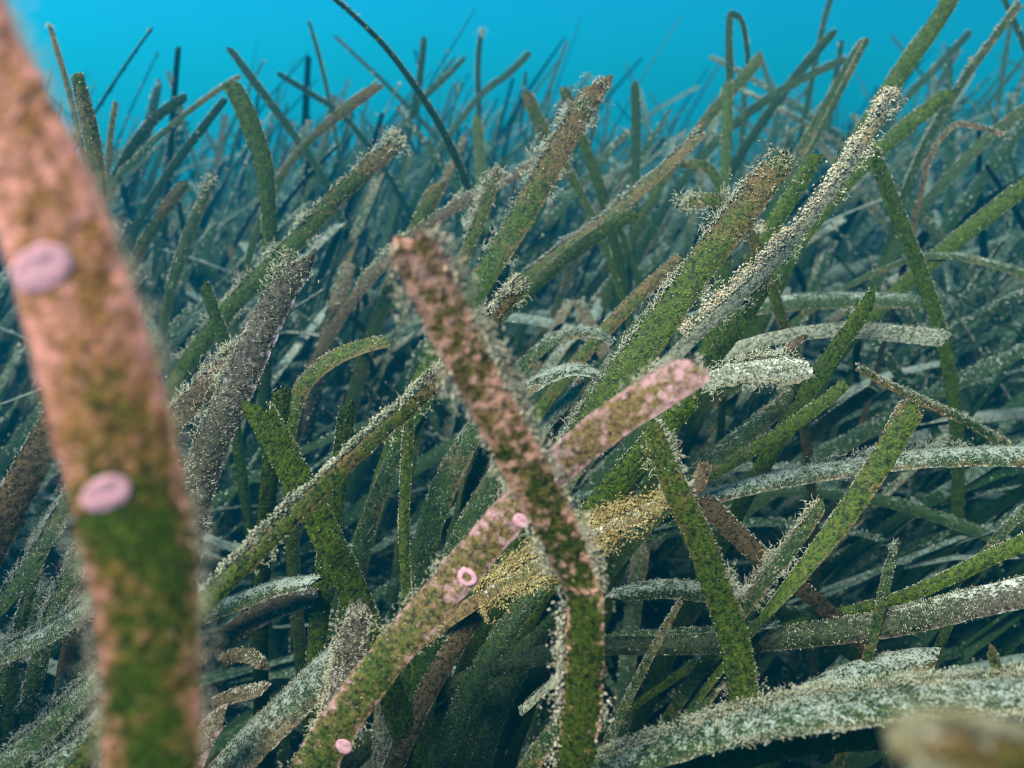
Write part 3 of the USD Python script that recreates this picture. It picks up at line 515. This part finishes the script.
leaf("blunt end of a green leaf peeping out behind the cottony tip", [(564, 88), (572, 112), (590, 160)], [13, 14, 13], (0.52, 0.53), roll=0, look="olive", age=(0.2, 0.5), dust=0.2, edge=0.5)
leaf("brown-green blunt leaf behind the square tip of the twisting leaf", [(440, 182), (420, 222), (402, 262), (385, 300)], [19, 20, 20, 18], (0.46, 0.47), roll=4, look="olive", age=(0.4, 0.6), dust=0.2, edge=0.7)
leaf("brown leaf running down leftward from behind the cottony-tipped leaf", [(546, 156), (500, 184), (455, 208), (410, 240), (360, 290)], [11, 12, 13, 14, 14], (0.45, 0.46), roll=15, look="brown", age=(0.6, 0.8), dust=0.7, edge=1.0, spread=0.4)
leaf("thin green leaf crossing behind the pale dust-topped leaf", [(578, 130), (594, 168), (610, 206), (628, 250)], [7, 8, 8, 8], (0.55, 0.56), roll=0, look="green", age=(0.1, 0.4), dust=0.1, edge=0.5)
leaf("dark straight leaf standing upright right of the cottony tip", [(634, 82), (636, 118), (636, 160), (634, 210)], [10, 12, 11, 10], (0.60, 0.60), roll=0, look="hazy", age=(0.2, 0.3), dust=0.1, edge=0.4)
leaf("long thin leaf entering from above the frame left of centre and curving down", [(318, -14), (352, 14), (386, 48), (416, 88), (440, 126), (462, 172), (480, 230)], [6, 6, 7, 8, 9, 10, 11], (0.46, 0.52), roll=[10, 10, 5, 0], look="hazy", age=(0.3, 0.5), dust=0.3, edge=0.8)
leaf("slim olive leaf upright behind the long thin curving leaf", [(424, 38), (420, 76), (411, 120), (402, 170)], [8, 8, 8, 8], (0.75, 0.76), roll=0, look="hazy", age=(0.3, 0.5), dust=0.1, edge=0.4)
leaf("pale thin leaf leaning right between the slim olive leaf and blue water", [(465, 57), (445, 78), (424, 98), (400, 130)], [6, 7, 7, 7], (0.80, 0.80), roll=15, look="hazy", age=(0.4, 0.6), dust=0.3, edge=0.6)
leaf("thin upright leaf poking into the blue above the yellowish blunt leaf", [(481, 34), (478, 70), (479, 110), (482, 150)], [6, 7, 7, 6], (0.80, 0.80), roll=10, look="hazy", age=(0.5, 0.7), dust=0.3, edge=0.6, tip=0.1)
leaf("long pale leaf leaning right with hooked tip above the middle", [(530, 52), (510, 72), (484, 92), (462, 118), (440, 150)], [7, 8, 8, 8, 8], (0.72, 0.74), roll=25, look="hazy", age=(0.5, 0.7), dust=0.5, edge=0.7)
leaf("yellowish blunt leaf upright in the middle distance above the twisting leaf", [(477, 116), (479, 145), (481, 175), (484, 220)], [12, 14, 14, 13], (0.60, 0.60), roll=0, look="olive", age=(0.3, 0.5), dust=0.1, edge=0.5)
leaf("leaf folded over into a narrow loop against the water at upper right", [(748, 62), (745, 34), (738, 16), (731, 14), (729, 40), (730, 80), (728, 140)], [6, 6, 7, 8, 9, 10, 10], (0.58, 0.58), roll=[20, 20, 10, 0, 0], look="hazy", age=(0.3, 0.5), dust=0.2, edge=0.4)
leaf("olive leaf leaning across the folded loop leaf", [(760, 58), (740, 82), (718, 106), (690, 140)], [13, 14, 13, 12], (0.56, 0.57), roll=5, look="olive", age=(0.4, 0.6), dust=0.2, edge=0.6)
leaf("upright green leaf under the folded loop leaf", [(728, 82), (727, 120), (726, 160), (724, 210)], [13, 13, 12, 11], (0.55, 0.55), roll=0, look="olive", age=(0.0, 0.2), dust=0.1, edge=0.5)
leaf("slender leaf leaving the top of the frame left of the dark broad leaf", [(838, -18), (826, 14), (818, 50), (810, 90)], [6, 7, 7, 7], (0.75, 0.75), roll=0, look="hazy", age=(0.2, 0.4), dust=0.2, edge=0.4)
leaf("dark leaf leaning right below the slender leaf at the frame's top", [(836, 30), (806, 64), (778, 100), (750, 140)], [9, 11, 11, 11], (0.62, 0.64), roll=5, look="hazy", age=(0.3, 0.5), dust=0.3, edge=0.6)
leaf("pale dusty leaf in a sheaf of leaning leaves, left of the white fuzzy tip", [(862, 42), (838, 84), (812, 130), (785, 180)], [11, 13, 14, 14], (0.52, 0.54), roll=35, look="dusty", age=(0.6, 0.8), dust=0.6, edge=0.8)
leaf("bluish leaf lying low across the sheaf of leaning leaves", [(850, 58), (800, 80), (752, 110), (710, 148)], [9, 10, 11, 11], (0.60, 0.62), roll=25, look="hazy", age=(0.5, 0.6), dust=0.5, edge=0.6)
leaf("thin pale spear between the sheaf and the dark broad leaf", [(868, 38), (848, 76), (828, 116), (806, 160)], [6, 7, 7, 7], (0.50, 0.52), roll=20, look="dusty", age=(0.6, 0.7), dust=0.5, edge=0.8)
leaf("dark broad leaf slanting out of the top of the frame at the right", [(964, -26), (938, 20), (908, 62), (880, 104), (850, 150)], [18, 21, 22, 20, 18], (0.46, 0.48), roll=0, look="green", age=(0.1, 0.3), dust=0.2, edge=0.7)
leaf("long dust-edged leaf reaching the top right corner", [(1020, 4), (985, 50), (948, 104), (918, 160), (896, 220)], [9, 9, 9, 10, 10], (0.48, 0.52), roll=30, look="dusty", age=(0.6, 0.7), dust=0.7, edge=1.4, spread=0.5)
leaf("pale hazy leaf between the dark broad leaf and the corner leaf", [(970, 32), (940, 64), (908, 96), (880, 130)], [8, 9, 9, 9], (0.75, 0.77), roll=15, look="hazy", age=(0.5, 0.6), dust=0.3, edge=0.5)
leaf("green leaf leaning up behind the white fuzzy slender leaf", [(950, 92), (912, 122), (880, 150), (846, 184)], [17, 19, 19, 18], (0.44, 0.45), roll=2, look="green", age=(0.1, 0.4), dust=0.2, edge=0.6)
leaf("blunt green leaf just right of the crusted tip of the sharp leaf", [(818, 154), (797, 188), (776, 222), (752, 262)], [18, 20, 20, 19], (0.38, 0.385), roll=0, look="green", age=(0.2, 0.5), dust=0.15, edge=0.6)
leaf("dark green leaf standing steeply right of the white fuzzy leaf", [(873, 148), (887, 188), (906, 236), (922, 276), (940, 330)], [13, 18, 19, 18, 17], (0.40, 0.42), roll=0, look="green", age=(0.1, 0.2), dust=0.15, edge=0.6)
leaf("bright green broad leaf coming in from the right edge", [(1050, 166), (1000, 206), (955, 242), (905, 284)], [20, 21, 20, 18], (0.42, 0.44), roll=2, look="green", age=(0.2, 0.4), dust=0.2, edge=0.7)
leaf("short fuzzy brown twig-like leaf end bent over near the right edge", [(1005, 136), (982, 128), (960, 124), (940, 140), (925, 175)], [5, 6, 7, 7, 7], (0.42, 0.43), roll=[0, 20, 40, 30], look="brown", age=(0.6, 0.9), dust=0.8, edge=1.0, tip=0.1)
leaf("pale dusted leaf running down from the right edge above the bright green broad leaf", [(1050, 92), (990, 136), (940, 186), (900, 240)], [12, 13, 13, 13], (0.47, 0.49), roll=28, look="dusty", age=(0.5, 0.6), dust=0.7, edge=0.9, grain="pale")
leaf("fuzzy-headed stub touching the sharp leaf below its crusted tip", [(680, 206), (706, 200), (730, 208), (752, 236)], [15, 17, 16, 14], (0.36, 0.365), roll=25, look="olive", age=(0.6, 0.9), dust=0.8, edge=1.2, tip=0.4, fuzz=0.3)
leaf("small arched olive leaf left of the sharp leaf's tip", [(678, 164), (700, 164), (718, 182), (726, 215)], [10, 12, 12, 11], (0.47, 0.475), roll=10, look="olive", age=(0.3, 0.5), dust=0.3, edge=0.6)
leaf("brown-green leaf sloping behind the upper arch", [(680, 258), (640, 295), (604, 332), (570, 370)], [14, 17, 17, 16], (0.38, 0.385), roll=6, look="olive", age=(0.5, 0.7), dust=0.3, edge=0.7)
# upper left, further off
leaf("brown-topped leaf leaning right against the water left of the long curving leaf", [(381, 84), (345, 110), (312, 138), (284, 172), (260, 220)], [11, 13, 9, 9, 9], (0.50, 0.53), roll=12, look="olive", age=(0.5, 0.8), dust=0.5, edge=0.8)
leaf("bluish leaf leaning left behind the curved clean green leaf", [(229, 48), (262, 92), (296, 138), (324, 180), (345, 230)], [8, 10, 9, 9, 9], (0.58, 0.60), roll=8, look="hazy", age=(0.4, 0.5), dust=0.2, edge=0.5)
leaf("slim leaf pointing left over open water beside the brown-topped leaf", [(277, 73), (308, 92), (336, 110), (360, 135)], [6, 7, 7, 7], (0.68, 0.70), roll=10, look="hazy", age=(0.5, 0.6), dust=0.2, edge=0.6)
leaf("very thin leaf rising highest over open water at the left", [(309, 22), (320, 60), (330, 104), (338, 150)], [4, 5, 5, 5], (0.72, 0.73), roll=0, look="hazy", age=(0.4, 0.6), dust=0.2, edge=0.6)
leaf("thin dusty leaf bowed out from behind the curved clean green leaf's tip", [(240, 76), (215, 92), (180, 118), (148, 146), (110, 185)], [5, 6, 6, 7, 7], (0.48, 0.50), roll=30, look="dusty", age=(0.6, 0.8), dust=0.5, edge=1.0)
leaf("broad olive leaf end just right of the huge pink leaf's upper part", [(76, 72), (84, 104), (94, 148), (100, 200)], [15, 18, 19, 18], (0.34, 0.35), roll=0, look="olive", age=(0.5, 0.7), dust=0.3, edge=0.6)
leaf("thin fuzzy leaf at the far left poking into open water", [(50, 28), (60, 60), (70, 96), (80, 140)], [5, 7, 7, 7], (0.45, 0.45), roll=10, look="olive", age=(0.6, 0.8), dust=0.5, edge=0.9, tip=0.1)
leaf("grey-brown leaf leaning right, first beyond the broad olive end", [(186, 97), (158, 116), (132, 148), (110, 190)], [10, 12, 12, 11], (0.52, 0.54), roll=10, look="hazy", age=(0.6, 0.8), dust=0.3, edge=0.7)
leaf("narrow upright crusty leaf between broad olive end and grey-brown leaf", [(116, 102), (111, 132), (108, 165), (105, 210)], [6, 7, 7, 7], (0.50, 0.51), roll=10, look="olive", age=(0.7, 0.8), dust=0.5, edge=0.8)
leaf("dark short leaf with blunt top low behind the thin bowed leaf", [(185, 184), (168, 206), (152, 230), (130, 270)], [13, 14, 14, 14], (0.46, 0.47), roll=0, look="olive", age=(0.5, 0.7), dust=0.2, edge=0.6)
leaf("fuzzy pale leaf leaning right above the short green upright leaf", [(212, 178), (200, 206), (186, 240), (170, 290)], [11, 13, 14, 13], (0.45, 0.46), roll=22, look="dusty", age=(0.7, 0.9), dust=0.7, edge=0.9, tip=0.2)
leaf("blue-green leaf slanting from the tip of the curved clean green leaf", [(226, 98), (198, 134), (168, 174), (140, 220)], [8, 10, 10, 10], (0.55, 0.57), roll=12, look="hazy", age=(0.3, 0.5), dust=0.2, edge=0.5)
# ------------------------------------------------------------------ the meadow behind and below
def meadow_leaf(base, L, lean, az, bend, rows=10):
    """Spine of a leaf from base: starts lean off vertical toward az and bows over by bend along its length."""
    t = np.linspace(0, 1, rows)
    ang = lean + bend * t ** 1.5
    ds = L / (rows - 1)
    h = np.cumsum(np.sin(ang)) * ds; z = np.cumsum(np.cos(ang)) * ds
    wv = 0.015 * np.sin(t * 3.0 + az * 5) * t
    x = base[0] + np.cos(az) * h - np.sin(az) * wv; y = base[1] + np.sin(az) * h + np.cos(az) * wv
    return np.stack([x, y, base[2] + z], -1)

def min_depth(px, py):
    """How near the unlabelled leaves may stand along each line of sight: behind the traced ones."""
    return np.interp(py, [60, 200, 330, 480, 768], [0.65, 0.56, 0.43, 0.40, 0.42])

cands = []
shoots = 0
zones = [(-0.45, 0.25, 450), (0.25, 0.7, 650), (0.7, 1.2, 950), (1.2, 1.9, 1150), (1.9, 3.1, 1100)]
for y0, y1, ns in zones:
    for _ in range(ns):
        y = y0 + (y1 - y0) * rng.random() ** 0.8
        half = 0.62 * max(y, 0.3) + 0.25
        x = rng.uniform(-half - 0.25, half)
        main_az = rng.normal(0.15, 0.65) if rng.random() < 0.78 else rng.uniform(-math.pi, math.pi)
        flat = rng.random() < (0.28 if y < 0.8 else 0.2)
        for _k in range(rng.integers(3, 6)):
            L = rng.uniform(0.26, 0.46) + (rng.random() ** 4 * 0.12 if y > 0.7 else 0)
            lean = abs(rng.normal(0.38 + 0.24 * (x > 0), 0.2)); bend = rng.uniform(0.1, 0.9) if not flat else rng.uniform(0.9, 1.9)
            az = main_az + rng.normal(0, 0.35)
            b = (x + rng.normal(0, 0.012), y + rng.normal(0, 0.012), bed(x, y))
            C = meadow_leaf(b, L, lean, az, bend, 10 if y < 1.2 else 8)
            qx, qy, qd = to_px(C)
            inside = (qd > 0.05) & (qx > -80) & (qx < 1104) & (qy > -80) & (qy < 900)
            if not inside.any():               # the meadow goes on beside and behind the lens too
                if abs(x) > 0.7 or y > 0.7 or np.linalg.norm(C - CAM, axis=1).min() < 0.12: continue
            elif (inside & (qd < min_depth(qx, qy))).any() or (np.linalg.norm(C - CAM, axis=1) < 0.26).any(): continue
            W = rng.uniform(0.0042, 0.0082)
            cands.append((C, W, rng.random(), qx, qy, qd))
# largest in view first: the upper part of a leaf is what shows
def shows(c):
    C, W, r, qx, qy, qd = c
    ok = (qx > 0) & (qx < 1024) & (qy > 0) & (qy < 768)
    tipz = C[:, 2] - (CAM[2] - 0.20)
    return float((ok * np.clip(tipz * 8 + 0.5, 0, 1) * (W / np.maximum(qd, 0.05)) ** 2).sum())
order = np.argsort([-shows(c) for c in cands])
N_SOLO = 180
REGIONS = [(230, [(200, "beyond the huge pink leaf"), (420, "around the curved clean green leaf"), (640, "behind the cottony-tipped leaf"), (860, "behind the sharp leaf's crusted tip"), (9e9, "in the upper right thicket")]),
           (420, [(390, "behind the grey crusted leaf"), (640, "behind the two arches"), (830, "behind the white fuzzy leaf"), (9e9, "above the blunt olive leaf")]),
           (9e9, [(210, "in the left bundle"), (440, "below the blunt bright green leaf"), (640, "under the golden fluffy leaf"), (9e9, "in the dark hollow at the right")])]
def describe(i):
    C, W, rr, qx, qy, qd = cands[i]
    k = int(np.argmin(qy)); tx, ty = np.clip(qx[k], 0, 1023), np.clip(qy[k], 0, 767)
    region = next(name for lim, row in REGIONS if ty < lim for x, name in row if tx < x)
    dx, dy = qx[-1] - qx[len(qx) // 2], qy[len(qy) // 2] - qy[-1]
    shape = "arching over" if qy[-1] - qy.min() > 18 else "lying nearly level" if abs(dy) < 0.4 * abs(dx) else "standing upright" if abs(dx) < 0.3 * abs(dy) else "leaning right" if dx > 0 else "leaning left"
    tone = "green" if rr < 0.6 else "dusty"
    return tone, shape, region, tx
SAID = {}
_by = {}
for i in order[:N_SOLO]:
    tone, shape, region, tx = describe(i)
    _by.setdefault((tone, shape, region), []).append((tx, i))
ORD = ["leftmost", "second from left", "third from left", "fourth from left", "fifth from left", "sixth from left", "seventh from left", "eighth from left", "ninth from left", "tenth from left", "eleventh from left", "twelfth from left", "thirteenth from left", "fourteenth from left", "fifteenth from left", "sixteenth from left", "seventeenth from left", "eighteenth from left", "nineteenth from left", "twentieth from left", "twenty-first from left", "twenty-second from left", "twenty-third from left", "twenty-fourth from left"]
for (tone, shape, region), row in _by.items():
    row.sort()
    for k, (tx, i) in enumerate(row):
        if len(row) == 1: t_ = f"slim {tone} leaf {shape} {region}"
        elif k == len(row) - 1: t_ = f"rightmost {tone} leaf of those {shape} {region}"
        else: t_ = f"{ORD[min(k, 23)]} of {tone} leaves {shape} {region}"
        SAID[i] = (t_, f"slim leaves {region}")
stuff_v, stuff_n, stuff_f, stuff_st, off = [], [], [], [], 0
cr_p, cr_s = [], []
for rank, i in enumerate(order):
    C, W, r, qx, qy, qd = cands[i]
    n = len(C)
    solo = rank < N_SOLO
    if solo:
        s = np.linspace(0, 1, n); sf = np.linspace(0, 1, 42)
        C = PchipInterpolator(s, C)(sf); n = len(C)
    t = np.linspace(0, 1, n)
    hw = 0.5 * W * np.interp(t, [0, 0.2, 0.85, 0.97, 1], [0.7, 0.9, 1, 0.95, 0.55 + 0.3 * r])
    T = norm(np.gradient(C, axis=0))
    a0 = 2 * math.pi * ((r * 7.13) % 1)
    ref = np.array([math.cos(a0), math.sin(a0), 0.25])
    # the face of a leaf that bows over looks up
    Nn = ref[None] * (1 - 0.6 * t[:, None]) + np.array([0, -0.25, 1.0])[None] * (0.25 + 0.75 * t[:, None])
    N = norm(Nn - (Nn * T).sum(1, keepdims=True) * T); S = norm(np.cross(T, N))
    age = np.clip(0.1 + 0.75 * t + (r - 0.5) * 0.8, 0, 1.2)
    seen = bool(((qx > -60) & (qx < 1084) & (qy < 830) & (qd > 0)).any())
    dn = float(np.clip(np.linalg.norm(C[int(n * 0.7)] - CAM), 0.25, 3))
    v, f, st, vn = ribbon(C, hw, S, N, age, 5 if solo else (2 if dn < 0.75 and seen else 1), 0.0003 + 0.0001 * r, 0.0001 if solo else 0.0, 900.0, 0.10, 0.12, rank, tip_first=False)
    # crumbs lying on the faces that look up
    if dn < 1.3 and seen:
        unit = dn / F
        m = int((420 if solo else 56) * np.interp(dn, [0.3, 1.3], [1, 0.45]) * (0.3 + 1.4 * ((r * 3.7) % 1)))
        rows = np.clip((n - 1) * (1 - rng.random(m) ** 1.4 * 0.85), 0, n - 1.001); k = rows.astype(int); fr = (rows - k)[:, None]
        cc = C[k] * (1 - fr) + C[k + 1] * fr
        edge = rng.random(m) < 0.35
        u = np.where(edge, np.sign(S[k][:, 2]) * rng.normal(1, 0.06, m), rng.uniform(-1, 1, m))
        q = cc + S[k] * (u * hw[k])[:, None] + N[k] * (np.sign(N[k][:, 2]) * 0.0005 - 0.15 * hw[k] * u * u)[:, None]
        sz = np.minimum(unit * 0.9, 0.0010) * rng.lognormal(0.05, 0.45, m)
    else:
        q = None
    if solo:
        xf = UsdGeom.Xform.Define(stage, numbered("/World", "seagrass_leaf"))
        tag(xf.GetPrim(), SAID[i][0], "seagrass leaf", SAID[i][1])
        p = str(xf.GetPath())
        lk = "hazy" if r < 0.6 else "dusty"
        put_mesh(p + "/leaf_ribbon", v, f, LOOK[lk], st, normals=vn)
        if q is not None:
            gv, gf = grains(q, sz)
            mm = put_mesh(p + "/sediment_crumbs", gv, gf, GRAIN["pale"], smooth=True); tag(mm.GetPrim(), kind="stuff")
    else:
        stuff_v.append(v); stuff_n.append(vn); stuff_f.append(f + off); stuff_st.append(st); off += len(v)
        if q is not None: cr_p.append(q); cr_s.append(sz)
m = put_mesh("/World/seagrass_meadow", np.vstack(stuff_v), np.vstack(stuff_f), LOOK["hazy"], np.vstack(stuff_st), normals=np.vstack(stuff_n))
tag(m.GetPrim(), "dense blue-green seagrass meadow receding into the haze behind single leaves", "seagrass", kind="stuff")
gv, gf = grains(np.vstack(cr_p), np.concatenate(cr_s))
m = put_mesh("/World/settled_sediment", gv, gf, GRAIN["pale"], smooth=True)
tag(m.GetPrim(), "pale sediment crumbs settled on the leaves of the meadow", "sediment", kind="stuff")
print("meadow leaves", len(cands), "stuff tris", len(gf) + sum(len(x) for x in stuff_f))

# ------------------------------------------------------------------ sea bed
gx, gy = np.meshgrid(np.linspace(-9, 9, 120), np.linspace(-4, 14, 120), indexing="ij")
gz = bed(gx, gy) + 0.02 * (meshkit.fbm(np.stack([gx, gy, gx * 0], -1) * 6) - 0.5)
V = np.stack([gx, gy, gz], -1).reshape(-1, 3)
ii, jj = np.meshgrid(np.arange(119), np.arange(119), indexing="ij")
a, b, c, d = ii * 120 + jj, (ii + 1) * 120 + jj, (ii + 1) * 120 + jj + 1, ii * 120 + jj + 1
fc = np.stack([np.stack([a, b, c], -1), np.stack([a, c, d], -1)], 2).reshape(-1, 3)
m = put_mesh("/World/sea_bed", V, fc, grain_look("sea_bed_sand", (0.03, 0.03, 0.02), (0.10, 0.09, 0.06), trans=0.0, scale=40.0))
tag(m.GetPrim(), "dark sandy sea bed under the seagrass", None, kind="structure")

# ------------------------------------------------------------------ the water itself, as haze
usdkit.material(stage, "/World/Looks/water_haze", {"v": ("principled_volume", {"color": (0.014, 0.40, 0.56), "density": 0.42, "anisotropy": 0.62, "absorption_color": (0.0, 0.78, 0.88)})}, [], volume="v.volume")
lo, hi = np.array([-8.5, -3.5, -1.8]), np.array([8.5, 13.0, 0.95])
bv = np.array([[x, y, z] for x in (lo[0], hi[0]) for y in (lo[1], hi[1]) for z in (lo[2], hi[2])])
bf = np.array([[0, 1, 3], [0, 3, 2], [4, 6, 7], [4, 7, 5], [0, 4, 5], [0, 5, 1], [2, 3, 7], [2, 7, 6], [0, 2, 6], [0, 6, 4], [1, 5, 7], [1, 7, 3]])
m = put_mesh("/World/haze", bv, bf, UsdShade.Material.Get(stage, "/World/Looks/water_haze"), smooth=False)
tag(m.GetPrim(), "blue-green water haze filling the whole place", "water", kind="stuff")

# ------------------------------------------------------------------ specks drifting in the water
nd = 420
dd = rng.uniform(0.22, 1.6, nd); P = px_to_world(rng.uniform(-60, 1084, nd), rng.uniform(-60, 700, nd), dd)
gv, gf = grains(P, rng.lognormal(math.log(0.00022), 0.45, nd) * (0.6 + 0.5 * dd), True)
m = put_mesh("/World/drifting_specks", gv, gf, GRAIN["pale"], smooth=True)
tag(m.GetPrim(), "tiny pale specks drifting in the open water", "specks", kind="stuff")
